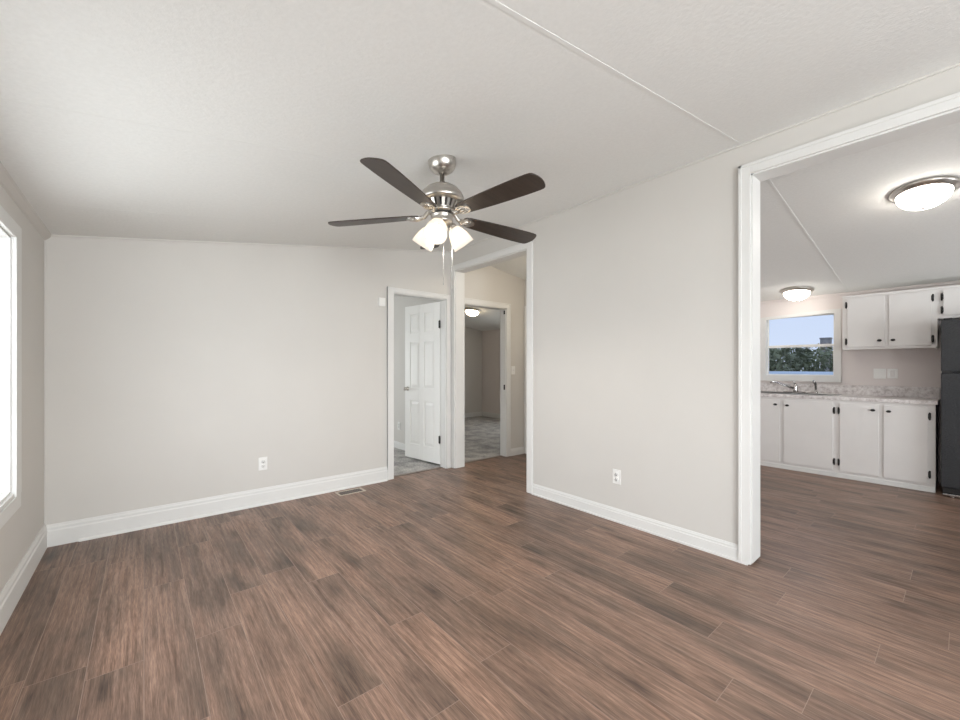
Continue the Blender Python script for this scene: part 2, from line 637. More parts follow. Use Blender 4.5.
def wall_x(name, x0, x1, y0, y1, ztop, openings, mat='wall', label=None):
    """wall parallel to Y with rectangular openings (y0,y1,z0,z1)"""
    b = MB()
    ops = sorted(openings)
    y = y0
    for (a, c, z0, z1) in ops:
        b.box(x0, y, 0, x1, a, ztop)
        if z0 > 0:
            b.box(x0, a, 0, x1, c, z0)
        b.box(x0, a, z1, x1, c, ztop)
        y = c
    b.box(x0, y, 0, x1, y1, ztop)
    return struct(b.build(name, mat), label, 'wall')


def wall_y(name, y0, y1, x0, x1, openings, mat='wall', label=None):
    b = MB()
    x = x0
    for (a, c, z0, z1) in sorted(openings):
        b.slopebox(x, a, y0, y1, 0)
        if z0 > 0:
            b.box(a, y0, 0, c, y1, z0)
        b.slopebox(a, c, y0, y1, z1)
        x = c
    b.slopebox(x, x1, y0, y1, 0)
    return struct(b.build(name, mat), label, 'wall')


wall_x('wall_left', XL - 0.12, XL, YR, YF, ZL, [WIN1, WIN3], label='greige wall at left with the window')
wall_y('wall_back', YB, YB + TB, XL, XK, [(D1[0], D1[1], 0, D1[2]), (D2[0], D2[1], 0, D2[2])], label='greige back wall with sloping top and two doorways')
wall_x('wall_right', XR, XR2, YR, YB, ZRIDGE, [(OA[0], OA[1], 0, OA[2]), (OB[0], OB[1], 0, OB[2])], label='greige wall at right between the two wide openings')
wall_y('wall_rear', YR - 0.12, YR, XL, XK, [(-0.32, 1.22, 0.62, 1.98), (1.7, 2.72, 0.62, 1.98), (3.8, 5.4, 0.62, 1.9)])  # openings added to let the rear fill lights in
wall_x('wall_kitchen', XK, XK + 0.12, YR, YF, ceil_z(XK), [(WK[0], WK[1], WK[2], WK[3]), (5.0, 6.2, 0.8, 1.9)], mat='wall_kitchen', label='kitchen outer wall with the sink window')
wall_y('wall_far', YF, YF + 0.12, XL, XK, [(0.35, 1.65, 0.75, 1.85)])
wall_y('wall_pantry', 2.02, 2.12, XR2, XK, [], mat='wall_kitchen')
wall_x('wall_hallway', 4.215, 4.315, 2.12, YB, ceil_z(4.315), [(3.22, 3.985, 0, 2.06)])
wall_x('wall_bedroom', 2.995, 3.095, YB + TB, YF, ceil_z(2.995), [])


# ------------------------------------------------------------------ baseboards
def base_profile(h, t):
    return [(0, 0), (t, 0), (t, h * 0.70), (t * 0.72, h * 0.76), (t * 0.72, h * 0.86), (t * 0.45, h * 0.93), (t * 0.30, h), (0, h)]


def base_run(b, p0, p1, n, h, t):
    """profile pushed from p0 to p1; n = direction out of the wall"""
    p0, p1, n = V((*p0, 0)), V((*p1, 0)), V((*n, 0))
    b.extrude([p0 + n * q + V((0, 0, z)) for q, z in base_profile(h, t)], p1 - p0)
    return b


b = MB()
base_run(b, (XL, YB), (D1[0] - 0.068, YB), (0, -1), 0.152, 0.015)
b.extrude([(XL + 0.17, YB - 0.015, 0.0), (XL + 0.17, YB - 0.029, 0.0), (XL + 0.17, YB - 0.027, 0.010), (XL + 0.17, YB - 0.015, 0.020)], (D1[0] - 0.075 - XL - 0.17, 0, 0))
struct(b.build('baseboard_back', 'trim'), 'tall white baseboard along the back wall', 'baseboard')
b = MB()
base_run(b, (XL, YR), (XL, YB), (1, 0), 0.165, 0.015)
struct(b.build('baseboard_left', 'trim'), 'white baseboard along the left wall', 'baseboard')
b = MB()
base_run(b, (XR, OB[1] + 0.06), (XR, OA[0] - 0.065), (-1, 0), 0.105, 0.013)
b.box(XR - 0.022, OB[1] + 0.06, 0, XR - 0.013, OA[0] - 0.065, 0.014)
struct(b.build('baseboard_right', 'trim'), 'low white baseboard along the right wall', 'baseboard')
b = MB()
base_run(b, (3.936, YB), (4.215, YB), (0, -1), 0.10, 0.013)
struct(b.build('baseboard_hallway', 'trim'))
b = MB()
base_run(b, (2.995, YB + TB), (2.995, YF), (-1, 0), 0.10, 0.013)
base_run(b, (XL, YF), (2.995, YF), (0, -1), 0.10, 0.013)
base_run(b, (3.095, YF), (XK, YF), (0, -1), 0.115, 0.013)
base_run(b, (XK, YB + TB), (XK, YF), (-1, 0), 0.115, 0.013)
struct(b.build('baseboard_bedroom', 'trim'))

# ------------------------------------------------------------------ ceiling edge mouldings
b = MB()
b.extrude([(XL, YR, ceil_z(XL)), (XL + 0.035, YR, ceil_z(XL + 0.035)), (XL + 0.030, YR, ceil_z(XL) - 0.010), (XL + 0.010, YR, ceil_z(XL) - 0.034), (XL, YR, ceil_z(XL) - 0.040)], (0, YB - YR, 0))
struct(b.build(trim_name(), 'wall'), 'small cove moulding above the left wall', 'moulding')
b = MB()
s = 0.012
b.hexa([(XL, YB - s, ceil_z(XL) - s), (XR, YB - s, ceil_z(XR) - s), (XR, YB, ceil_z(XR) - s), (XL, YB, ceil_z(XL) - s),
        (XL, YB - s, ceil_z(XL)), (XR, YB - s, ceil_z(XR)), (XR, YB, ceil_z(XR)), (XL, YB, ceil_z(XL))])
b.box(XL, YB - 0.008, 0.152, XL + 0.008, YB, ZL - 0.03)
struct(b.build(trim_name(), 'wall'), 'thin strip along the top of the back wall', 'moulding')
b = MB()
b.box(XR - 0.010, YR, ZRIDGE - 0.014, XR, YB, ZRIDGE - 0.002)
struct(b.build(trim_name(), 'wall'), 'thin strip along the top of the right wall', 'moulding')
b = MB()
b.box(XK - 0.02, YR, ceil_z(XK) - 0.03, XK, 2.02, ceil_z(XK) + 0.002)
struct(b.build(trim_name(), 'wall_kitchen'), 'strip along the top of the kitchen wall', 'moulding')


# ------------------------------------------------------------------ casings and jambs
def casing_box(b, axis, face, out, u0, u1, z0, z1, t=0.016):
    """flat moulding with a raised outer band; axis 'x': board lies in a wall parallel to X"""
    lo, hi = (face, face + out * t) if out > 0 else (face + out * t, face)
    if axis == 'x':
        b.box(u0, lo, z0, u1, hi, z1, 0.003, 2)
    else:
        b.box(lo, u0, z0, hi, u1, z1, 0.003, 2)


# left doorway in the back wall
b = MB()
CW = 0.068
casing_box(b, 'x', YB, -1, D1[0] - CW, D1[0] + 0.006, 0.004, D1[2] + 0.040, 0.018)
casing_box(b, 'x', YB, -1, D1[1] - 0.006, D1[1] + 0.050, 0.004, D1[2] + 0.040, 0.018)
casing_box(b, 'x', YB, -1, D1[0] + 0.006, D1[1] - 0.004, D1[2] - 0.006, D1[2] + 0.040, 0.018)
casing_box(b, 'x', YB, -1, D1[0] - CW, D1[0] - CW + 0.014, 0.004, D1[2] + 0.046, 0.024)
casing_box(b, 'x', YB, -1, D1[0] - CW, D1[1] + 0.050, D1[2] + 0.034, D1[2] + 0.046, 0.024)
b.box(D1[0], YB, 0.003, D1[0] + 0.016, YB + TB, D1[2])
b.box(D1[1] - 0.016, YB, 0.003, D1[1], YB + TB, D1[2])
b.box(D1[0], YB, D1[2] - 0.016, D1[1], YB + TB, D1[2])
b.box(D1[0] + 0.016, YB + 0.03, 0.003, D1[0] + 0.028, YB + 0.065, D1[2] - 0.016)
struct(b.build(trim_name(), 'trim'), 'white casing of the left doorway in the back wall', 'door casing')
# hall end doorway
b = MB()
casing_box(b, 'x', YB, -1, XR2 + 0.004, D2[0] + 0.006, 0.004, D2[2] + 0.060)
casing_box(b, 'x', YB, -1, D2[1] - 0.006, D2[1] + 0.064, 0.004, D2[2] + 0.060)
casing_box(b, 'x', YB, -1, D2[0] + 0.006, D2[1] - 0.006, D2[2] - 0.006, D2[2] + 0.060)
casing_box(b, 'x', YB, -1, D2[1] + 0.050, D2[1] + 0.064, 0.004, D2[2] + 0.066, 0.022)
casing_box(b, 'x', YB, -1, D2[0] - 0.02, D2[1] + 0.064, D2[2] + 0.052, D2[2] + 0.066, 0.022)
b.box(D2[0], YB, 0.003, D2[0] + 0.016, YB + TB, D2[2])
b.box(D2[1] - 0.016, YB, 0.003, D2[1], YB + TB, D2[2])
b.box(D2[0], YB, D2[2] - 0.016, D2[1], YB + TB, D2[2])
o = struct(b.build(trim_name(), 'trim'), 'white casing of the hall-end doorway', 'door casing')
sp = MB().box(D2[1] - 0.019, YB + 0.012, 0.93, D2[1] - 0.0155, YB + 0.040, 1.00, 0.001).build('strike_plate', 'black', o)
sp['label'] = 'black strike plate'
MB().box(D2[1] - 0.019, YB + 0.012, 1.98, D2[1] - 0.0155, YB + 0.040, 2.03, 0.001).build('hinge', 'black', o)['label'] = 'black hinge leaf'
# opening to the hall
b = MB()
cw = 0.066
casing_box(b, 'y', XR, -1, OA[0] - cw, OA[0] + 0.006, 0.004, OA[2] + 0.060, 0.020)
casing_box(b, 'y', XR, -1, OA[1] - 0.006, YB - 0.004, 0.004, OA[2] + 0.060, 0.020)
casing_box(b, 'y', XR, -1, OA[0] + 0.006, OA[1] - 0.006, OA[2] - 0.006, OA[2] + 0.060, 0.020)
casing_box(b, 'y', XR, -1, OA[0] - cw, OA[1] + 0.04, OA[2] + 0.044, OA[2] + 0.060, 0.026)
casing_box(b, 'y', XR2, 1, OA[0] - cw, OA[0] + 0.006, 0.004, OA[2] + 0.060, 0.014)
b.box(XR, OA[0], 0.003, XR2, OA[0] + 0.014, OA[2])
b.box(XR, OA[1] - 0.014, 0.003, XR2, OA[1], OA[2])
b.box(XR, OA[0], OA[2] - 0.014, XR2, OA[1], OA[2])
struct(b.build(trim_name(), 'trim'), 'white casing of the tall opening to the hall', 'opening casing')
# opening to the kitchen
b = MB()
cw = 0.060
casing_box(b, 'y', XR, -1, OB[1] - 0.004, OB[1] + cw, 0.012, OB[2] + 0.058, 0.020)
casing_box(b, 'y', XR, -1, OB[0] - cw, OB[0] + 0.004, 0.012, OB[2] + 0.058, 0.020)
casing_box(b, 'y', XR, -1, OB[0] + 0.004, OB[1] - 0.004, OB[2] - 0.004, OB[2] + 0.058, 0.020)
casing_box(b, 'y', XR, -1, OB[1] + cw - 0.018, OB[1] + cw, 0.012, OB[2] + 0.062, 0.026)
casing_box(b, 'y', XR, -1, OB[0] - cw, OB[1] + cw, OB[2] + 0.042, OB[2] + 0.062, 0.026)
casing_box(b, 'y', XR2, 1, OB[1] - 0.004, OB[1] + cw, 0.012, OB[2] + 0.058, 0.010)
casing_box(b, 'y', XR2, 1, OB[0], OB[1], OB[2] - 0.004, OB[2] + 0.058, 0.014)
b.box(XR - 0.004, OB[1] - 0.014, 0.018, XR2 + 0.004, OB[1], OB[2])
b.box(XR - 0.004, OB[0], OB[2] - 0.014, XR2 + 0.004, OB[1], OB[2])
b.box(XR - 0.004, OB[0], 0.018, XR2 + 0.004, OB[0] + 0.014, OB[2])
# the little block and packing at the foot of the casing
b.box(XR - 0.022, OB[1] + 0.010, 0.0, XR - 0.002, OB[1] + 0.060, 0.014)
struct(b.build(trim_name(), 'trim'), 'white casing of the wide opening to the kitchen', 'opening casing')
# thresholds
struct(MB().box(D1[0], YB + 0.06, -0.01, D1[1], YB + 0.105, 0.006).build(trim_name(), 'thresh'))
struct(MB().box(D2[0], YB + 0.06, -0.01, D2[1], YB + 0.105, 0.006).build(trim_name(), 'thresh'))


# ------------------------------------------------------------------ doors
def six_panel(width, height, th):
    b = MB()
    st, mid = 0.105, 0.09
    zr = [0.012, 0.225, 0.83, 1.01, 1.60, 1.72, height - 0.24, height]  # rails
    rows = [(0.225, 0.80), (0.97, 1.575), (1.695, height - 0.115)]
    cols = [(st, width / 2 - mid / 2), (width / 2 + mid / 2, width - st)]
    z_prev = 0.012
    # stiles
    b.box(0, -th, 0.034, st, 0, height)
    b.box(width - st, -th, 0.034, width, 0, height)
    b.box(width / 2 - mid / 2, -th, 0.034, width / 2 + mid / 2, 0, height)
    edges = [0.034] + [z for r in rows for z in r] + [height]
    for i in range(0, len(edges), 2):
        for (x0, x1) in cols:
            b.box(x0, -th, edges[i], x1, 0, edges[i + 1])
    for (z0, z1) in rows:
        for (x0, x1) in cols:
            b.box(x0, -th + 0.012, z0, x1, -0.012, z1)
            # raised field with sloping margins, both faces
            for s0, s1 in ((-0.012, -0.003), (-th + 0.012, -th + 0.003)):
                m0, m1 = 0.010, 0.045
                b.hexa([(x0 + m0, s0, z0 + m0), (x1 - m0, s0, z0 + m0), (x1 - m0, s0, z1 - m0), (x0 + m0, s0, z1 - m0),
                        (x0 + m1, s1, z0 + m1), (x1 - m1, s1, z0 + m1), (x1 - m1, s1, z1 - m1), (x0 + m1, s1, z1 - m1)])
    return b


door = thing('door_1', 'open white six-panel door swung into the bedroom', 'door', (2.832, YB + TB + 0.004, 0.0), math.radians(98.2))
struct(door)
WD = 0.700
leaf = six_panel(WD, 2.062, 0.035).build('door_leaf', 'door', door)
bevel_mod(leaf, 0.002, 1)
b = MB()
for sgn, y0 in ((1, 0.0), (-1, -0.035)):
    rot = Matrix.Translation((WD - 0.06, y0, 0.955)) @ Matrix.Rotation(-sgn * PI / 2, 4, 'X')
    b.lathe([(0.0, 0.0), (0.030, 0.0), (0.030, 0.006), (0.012, 0.010), (0.011, 0.028), (0.022, 0.036), (0.027, 0.048), (0.025, 0.058), (0.014, 0.064), (0.0, 0.065)], 20, rot)
b.box(WD - 0.002, -0.030, 0.925, WD + 0.002, -0.006, 0.985)
b.build('door_knob', 'nickel', door)['label'] = 'brushed nickel round knob'
for z in (0.34, 1.78):
    b = MB()
    b.tube([(-0.004, 0.006, z - 0.045), (-0.004, 0.006, z + 0.045)], 0.0065, 10)
    b.box(-0.002, -0.030, z - 0.044, 0.0015, 0.004, z + 0.044)
    b.sphere((-0.004, 0.006, z + 0.047), 0.006)
    b.sphere((-0.004, 0.006, z - 0.047), 0.006)
    b.box(0.0, -0.001, z - 0.044, 0.020, 0.0025, z + 0.044)
    b.build('hinge', 'black', door)['label'] = 'black butt hinge'

# closed door on the hallway side wall
door3 = thing('door_2', 'white door in the side wall of the hall', 'door', (4.240, 3.985 - 0.016, 0.0), -PI / 2)
struct(door3)
leaf = six_panel(0.733, 2.035, 0.035).build('door_leaf', 'door', door3)
b = MB()
casing_box(b, 'y', 4.215, -1, 3.979, 4.052, 0.004, 2.12)
casing_box(b, 'y', 4.215, -1, 3.153, 3.226, 0.004, 2.12)
casing_box(b, 'y', 4.215, -1, 3.226, 3.979, 2.054, 2.12)
b.box(4.215, 3.971, 0.003, 4.315, 3.985, 2.06)
b.box(4.215, 3.22, 0.003, 4.315, 3.234, 2.06)
b.box(4.215, 3.22, 2.046, 4.315, 3.985, 2.06)
struct(b.build(trim_name(), 'trim'), 'white casing on the side wall of the hall', 'door casing')


# ------------------------------------------------------------------ windows
def window_x(name, x_in, out, y0, y1, z0, z1, label, wall_t=0.12, deep=0.055, t=0.014, s=0.030, sm=0.034):
    """double hung window in a wall parallel to Y; x_in = inner wall face, out = +1/-1 outward direction"""
    root = thing(name, label, 'window', (x_in, (y0 + y1) / 2, z0))
    struct(root)
    org = root.location[:]
    X = lambda d: x_in + out * d

    def bx(bb, d0, d1, a0, a1, c0, c1, bev=0.002):
        xa, xb = sorted((X(d0), X(d1)))
        bb.box(xa, a0, c0, xb, a1, c1, bev)
    f = MB()
    bx(f, 0, wall_t, y0, y0 + t, z0, z1, 0)
    bx(f, 0, wall_t, y1 - t, y1, z0, z1, 0)
    bx(f, 0, wall_t, y0 + t, y1 - t, z0, z0 + t, 0)
    bx(f, 0, wall_t, y0 + t, y1 - t, z1 - t, z1, 0)
    f.build('window_frame', 'trim', root, org)
    zm = (z0 + z1) / 2 - 0.005
    for nm, d, a, c in (('lower_sash', deep, z0 + t, zm + sm / 2), ('upper_sash', deep + 0.022, zm - sm / 2, z1 - t)):
        q = MB()
        lo, hi = (s, sm) if nm == 'lower_sash' else (sm, s)
        bx(q, d, d + 0.02, y0 + t, y0 + t + s, a, c)
        bx(q, d, d + 0.02, y1 - t - s, y1 - t, a, c)
        bx(q, d, d + 0.02, y0 + t + s, y1 - t - s, a, a + lo)
        bx(q, d, d + 0.02, y0 + t + s, y1 - t - s, c - hi, c)
        so = q.build(nm, 'plastic', root, org)
        g = MB()
        bx(g, d + 0.008, d + 0.012, y0 + t + s, y1 - t - s, a + lo, c - hi, 0)
        g.build('pane', 'glass', so, org)
    return root, org, X


# window 1, left wall: only its far edge is in the picture
w1, org, X = window_x('window_1', XL, -1, *WIN1[:2], *WIN1[2:], 'bright white-framed window in the left wall')
b = MB()
casing_box(b, 'y', XL, 1, WIN1[1] - 0.004, WIN1[1] + 0.112, WIN1[2] - 0.02, WIN1[3] + 0.072, 0.020)
casing_box(b, 'y', XL, 1, WIN1[0] - 0.112, WIN1[0] + 0.004, WIN1[2] - 0.02, WIN1[3] + 0.072, 0.020)
casing_box(b, 'y', XL, 1, WIN1[0] + 0.004, WIN1[1] - 0.004, WIN1[3] - 0.004, WIN1[3] + 0.072, 0.020)
b.build('window_casing', 'trim', w1, org)
b = MB()
b.box(XL - 0.05, WIN1[0] - 0.13, WIN1[2] - 0.022, XL + 0.012, WIN1[1] + 0.112, WIN1[2] + 0.0, 0.004, 2)
casing_box(b, 'y', XL, 1, WIN1[0] - 0.115, WIN1[1] + 0.112, WIN1[2] - 0.095, WIN1[2] - 0.022, 0.018)
b.build('window_sill', 'trim', w1, org)
w3, org, X = window_x('window_3', XL, -1, *WIN3[:2], *WIN3[2:], 'white-framed window in the left wall behind the viewer')
# kitchen window
w2, org, X = window_x('window_2', XK, 1, *WK[:2], *WK[2:], 'white double-hung window over the kitchen sink', deep=0.030, t=0.007, s=0.012)
b = MB()
t = 0.02
b.hexa([(XK - t, WK[1] - 0.004, 1.085), (XK, WK[1] - 0.004, 1.085), (XK, WK[1] + 0.058, 1.09), (XK - t, WK[1] + 0.058, 1.09),
        (XK - t, WK[1] - 0.004, 1.93), (XK, WK[1] - 0.004, 1.93), (XK, WK[1] + 0.058, 1.925), (XK - t, WK[1] + 0.058, 1.925)])
b.box(XK - t, WK[0] - 0.062, 1.06, XK, WK[0] + 0.004, 1.965)
b.hexa([(XK - t, WK[0], WK[3] - 0.006), (XK, WK[0], WK[3] - 0.006), (XK, WK[1], WK[3] - 0.035), (XK - t, WK[1], WK[3] - 0.035),
        (XK - t, WK[0], 1.968), (XK, WK[0], 1.968), (XK, WK[1], 1.930), (XK - t, WK[1], 1.930)])
b.box(XK - 0.03, WK[0] - 0.062, WK[2] - 0.070, XK, WK[1] + 0.058, WK[2] + 0.004)
b.build('window_casing', 'trim', w2, org)
# unseen rear windows, added as openings for the fill lights; plain frames
for nm, (x0, x1, z0, z1) in (('added_window_4', (-0.32, 1.22, 0.62, 1.98)), ('added_window_8', (1.7, 2.72, 0.62, 1.98)), ('added_window_5', (3.8, 5.4, 0.62, 1.9))):
    f = MB()
    for a in (x0, (x0 + x1) / 2 - 0.02, x1 - 0.04):
        f.box(a, YR - 0.09, z0, a + 0.04, YR - 0.03, z1)
    f.box(x0, YR - 0.09, z0, x1, YR - 0.03, z0 + 0.04)
    f.box(x0, YR - 0.09, z1 - 0.04, x1, YR - 0.03, z1)
    struct(f.build(nm, 'trim'))
f = MB()
for a in (0.35, 0.98, 1.61):
    f.box(a, YF + 0.03, 0.75, a + 0.04, YF + 0.09, 1.85)
f.box(0.35, YF + 0.03, 0.75, 1.65, YF + 0.09, 0.79)
f.box(0.35, YF + 0.03, 1.81, 1.65, YF + 0.09, 1.85)
struct(f.build('window_6', 'trim'))
f = MB()
for a in (5.0, 5.58, 6.16):
    f.box(XK + 0.03, a, 0.8, XK + 0.09, a + 0.04, 1.9)
f.box(XK + 0.03, 5.0, 0.8, XK + 0.09, 6.2, 0.84)
f.box(XK + 0.03, 5.0, 1.86, XK + 0.09, 6.2, 1.9)
struct(f.build('window_7', 'trim'))


# ------------------------------------------------------------------ ceiling fan
FX, FY = 1.318, 1.925
FZ = ceil_z(FX)
fan = thing('ceiling_fan', 'brushed nickel ceiling fan with five dark blades and lit lamps', 'ceiling fan', (FX, FY, FZ))
org = (FX, FY, FZ)
tilt = math.atan(K)


def local(z):       # world height -> fan-local height
    return z - FZ


cz = Matrix.Rotation(-tilt * 0.5, 4, 'Y')
MB().lathe([(0.0, 0.016), (0.078, 0.016), (0.082, 0.004), (0.081, -0.018), (0.074, -0.042), (0.058, -0.062), (0.036, -0.074), (0.020, -0.078), (0.0, -0.078)], 40, cz).build('canopy', 'nickel', fan)
MB().lathe([(0.0, -0.060), (0.0135, -0.060), (0.0135, local(2.311)), (0.020, local(2.309)), (0.022, local(2.289)), (0.0, local(2.289))], 20).build('downrod', 'nickel', fan)
zt = local(2.295)
motor = MB().lathe([(0.0, zt), (0.030, zt), (0.062, zt - 0.008), (0.094, zt - 0.027), (0.116, zt - 0.052), (0.127, zt - 0.078), (0.129, zt - 0.094),
                    (0.122, zt - 0.100), (0.102, zt - 0.102), (0.094, zt - 0.104)], 48).build('motor_housing', 'nickel', fan)
# vented drum under the dome: a dark core behind upright bars
MB().lathe([(0.0, zt - 0.100), (0.078, zt - 0.100), (0.066, zt - 0.148), (0.0, zt - 0.148)], 40).build('vent_core', 'slot', motor)
b = MB()
NB = 18
for i in range(NB):
    a = 2 * PI * i / NB
    ca, sa = math.cos(a), math.sin(a)
    w = 0.0095
    def P(r, s, z):
        return (r * ca - s * sa, r * sa + s * ca, z)
    b.hexa([P(0.064, -w * 0.8, zt - 0.148), P(0.074, -w * 0.8, zt - 0.148), P(0.074, w * 0.8, zt - 0.148), P(0.064, w * 0.8, zt - 0.148),
            P(0.080, -w, zt - 0.100), P(0.095, -w, zt - 0.100), P(0.095, w, zt - 0.100), P(0.080, w, zt - 0.100)])
b.lathe([(0.062, zt - 0.140), (0.076, zt - 0.140), (0.074, zt - 0.149), (0.062, zt - 0.149), (0.062, zt - 0.140)], 40)
b.build('vent_cage', 'nickel', motor)
zf = zt - 0.148
MB().lathe([(0.0, zf), (0.072, zf), (0.080, zf - 0.003), (0.082, zf - 0.010), (0.076, zf - 0.016), (0.058, zf - 0.018), (0.0, zf - 0.018)], 44).build('flywheel', 'nickel', fan)
zs = zf - 0.018
MB().lathe([(0.0, zs), (0.055, zs), (0.055, zs - 0.008), (0.0, zs - 0.008)], 40).build('shadow_gap_ring', 'slot', fan)
zs -= 0.007
MB().lathe([(0.0, zs), (0.056, zs), (0.064, zs - 0.003), (0.065, zs - 0.008), (0.061, zs - 0.012), (0.061, zs - 0.034), (0.064, zs - 0.038), (0.060, zs - 0.046),
            (0.046, zs - 0.052), (0.030, zs - 0.057), (0.028, zs - 0.070), (0.0, zs - 0.072)], 44).build('switch_housing', 'nickel', fan)

ZB = local(2.115)


def blade_outline():
    half = [(0.132, 0.030), (0.142, 0.044), (0.165, 0.052), (0.24, 0.059), (0.34, 0.066), (0.44, 0.071), (0.54, 0.074), (0.615, 0.0735), (0.637, 0.071), (0.648, 0.065), (0.656, 0.052), (0.664, 0.026)]
    up = half + [(0.667, 0.0)]
    dn = half
    return [(x, y * 0.94) for x, y in up] + [(x, -y * 0.94) for x, y in reversed(dn)]


PITCH = math.radians(-10)
DROP = {0: 1.3, 1: 0.0, 2: 1.5, 3: -0.6, 4: -0.5}
for k in range(5):
    ang = math.radians(-8.1 + 72 * k)
    R = Matrix.Rotation(ang, 4, 'Z') @ Matrix.Translation((0, 0, ZB)) @ Matrix.Rotation(math.radians(1.9 * DROP[k]), 4, 'Y') @ Matrix.Rotation(PITCH, 4, 'X')
    b = MB()
    b.extrude([(x, y, 0.0) for x, y in blade_outline()], (0, 0, 0.007), R)
    bl = b.build('blade', 'blade', fan)
    bevel_mod(bl, 0.0015, 2)
    # blade iron: an arm that opens into a leaf-shaped plate under the blade root
    R2 = Matrix.Rotation(ang, 4, 'Z')
    b = MB()
    leafp = [(0.112, 0.012), (0.128, 0.026), (0.150, 0.036), (0.176, 0.037), (0.196, 0.028), (0.206, 0.014), (0.210, 0.0)]
    b.extrude([(x, y, -0.007) for x, y in leafp + [(x, -y) for x, y in reversed(leafp[:-1])]], (0, 0, 0.007), R)
    arm = [V((0.066, 0, zf - 0.008)), V((0.085, 0, zf - 0.011)), V((0.105, 0, ZB - 0.003)), V((0.124, 0, ZB - 0.005))]
    b.tube([R2 @ p for p in arm], [0.013, 0.012, 0.013, 0.012], 10)
    for s_ in (-1, 0, 1):
        b.tube([R @ V((0.116, s_ * 0.005, -0.007)), R @ V((0.153, s_ * 0.021, -0.011)), R @ V((0.192, s_ * 0.016, -0.008))], [0.004, 0.006, 0.003], 8)
    for s_ in (-1, 1):
        b.sphere(R @ V((0.174, s_ * 0.022, -0.009)), 0.005, (1, 1, 0.6))
    bi = b.build('blade_iron', 'nickel', bl)

# light kit: three arms, sockets and frosted bell shades
CAMA = math.atan2(0 - FY, 0 - FX)
zk = zs - 0.050
for k in range(3):
    a = CAMA + math.radians((-15, -13, 2)[k]) + k * 2 * PI / 3
    d = V((math.cos(a), math.sin(a), 0))
    p0 = d * 0.026 + V((0, 0, zk + 0.004))
    p1 = d * 0.050 + V((0, 0, zk + 0.002))
    tl = math.radians(40 if k == 0 else 36)
    ax = (d * math.sin(tl) + V((0, 0, -math.cos(tl)))).normalized()
    sock = d * 0.058 + V((0, 0, zk - 0.006))
    q = V((0, 0, -1)).rotation_difference(ax).to_matrix().to_4x4()
    T = Matrix.Translation(sock) @ q
    b = MB()
    b.tube([p0, p1, sock], 0.009, 10)
    b.lathe([(0.0, 0.008), (0.016, 0.008), (0.024, 0.000), (0.026, -0.014), (0.026, -0.022), (0.0, -0.022)], 24, T)
    arm = b.build('lamp_arm', 'nickel', fan)
    prof = [(0.026, -0.014), (0.035, -0.024), (0.047, -0.046), (0.056, -0.072), (0.062, -0.102), (0.065, -0.130),
            (0.062, -0.130), (0.059, -0.102), (0.053, -0.072), (0.044, -0.046), (0.032, -0.026), (0.024, -0.018)]
    MB().lathe(prof, 32, T).build('lamp_shade', 'shade', fan)
    MB().lathe([(0.0, -0.022), (0.012, -0.024), (0.014, -0.040), (0.024, -0.060), (0.028, -0.078), (0.022, -0.096), (0.010, -0.104), (0.0, -0.105)], 20, T).build('bulb', 'bulb', arm)

fl = bpy.data.lights.new('fan_lamp_light', 'SPOT')
fl.energy = 30
fl.color = (1.0, 0.93, 0.84)
fl.spot_size = math.radians(172)
fl.spot_blend = 0.5
fl.shadow_soft_size = 0.09
flo = bpy.data.objects.new('fan_lamp_light', fl)
COL.objects.link(flo)
flo.location = (FX, FY, 1.93)

# pull chains
for dx, z1, z2 in ((0.008, zs - 0.06, local(1.735)), (0.058, zs - 0.05, local(1.705))):
    rv = V((math.cos(YAW), -math.sin(YAW), 0))
    p = rv * dx
    b = MB()
    b.tube([(p.x, p.y, z1), (p.x, p.y, z2)], 0.0009, 6)
    n = int((z1 - z2) / 0.02)
    for i in range(n):
        b.sphere((p.x, p.y, z2 + i * 0.02), 0.0015, seg=6)
    b.lathe([(0.0, 0.0), (0.002, -0.002), (0.003, -0.010), (0.002, -0.016), (0.0, -0.017)], 10, Matrix.Translation((p.x, p.y, z2)))
    b.build('pull_chain', 'steel', fan)


# ------------------------------------------------------------------ flush ceiling lights
def flush_light(x, y, r, label, dome='dome', z=None):
    slope = math.atan(K) if x > XRIDGE else -math.atan(K)
    zc = ceil_z(x)
    t = thing('ceiling_light', label, 'ceiling light', (x, y, zc))
    R = Matrix.Rotation(slope, 4, 'Y')
    MB().lathe([(0.0, 0.0), (r, 0.0), (r * 1.0, -0.012), (r * 0.97, -0.022), (r * 0.90, -0.027), (r * 0.87, -0.036), (r * 0.81, -0.040), (r * 0.78, -0.036), (r * 0.78, -0.010), (0.0, -0.010)], 48, R).build('lamp_base', 'nickel', t)
    pr = []
    for i in range(11):
        a = i / 10 * PI / 2
        pr.append((r * 0.80 * math.cos(a), -0.034 - 0.56 * r * math.sin(a)))
    pr[-1] = (0.0, pr[-1][1])
    MB().lathe(pr, 48, R).build('glass_dome', dome, t)
    zt_ = pr[-1][1]
    MB().lathe([(0.0, zt_ + 0.004), (0.012, zt_ + 0.003), (0.013, zt_ - 0.004), (0.007, zt_ - 0.012), (0.0, zt_ - 0.014)], 16, R).build('finial', 'nickel', t)
    return t


flush_light(4.24, 0.19, 0.174, 'large lit flush dome light on the kitchen ceiling, nearer the opening')
flush_light(6.26, 1.345, 0.168, 'smaller-looking lit flush dome light above the kitchen window', 'dome_window')
flush_light(5.03, 6.28, 0.170, 'lit flush dome light on the dim bedroom ceiling', 'dome_bed')
flush_light(3.60, 3.00, 0.165, 'flush dome light on the hall ceiling', 'dome_hall')


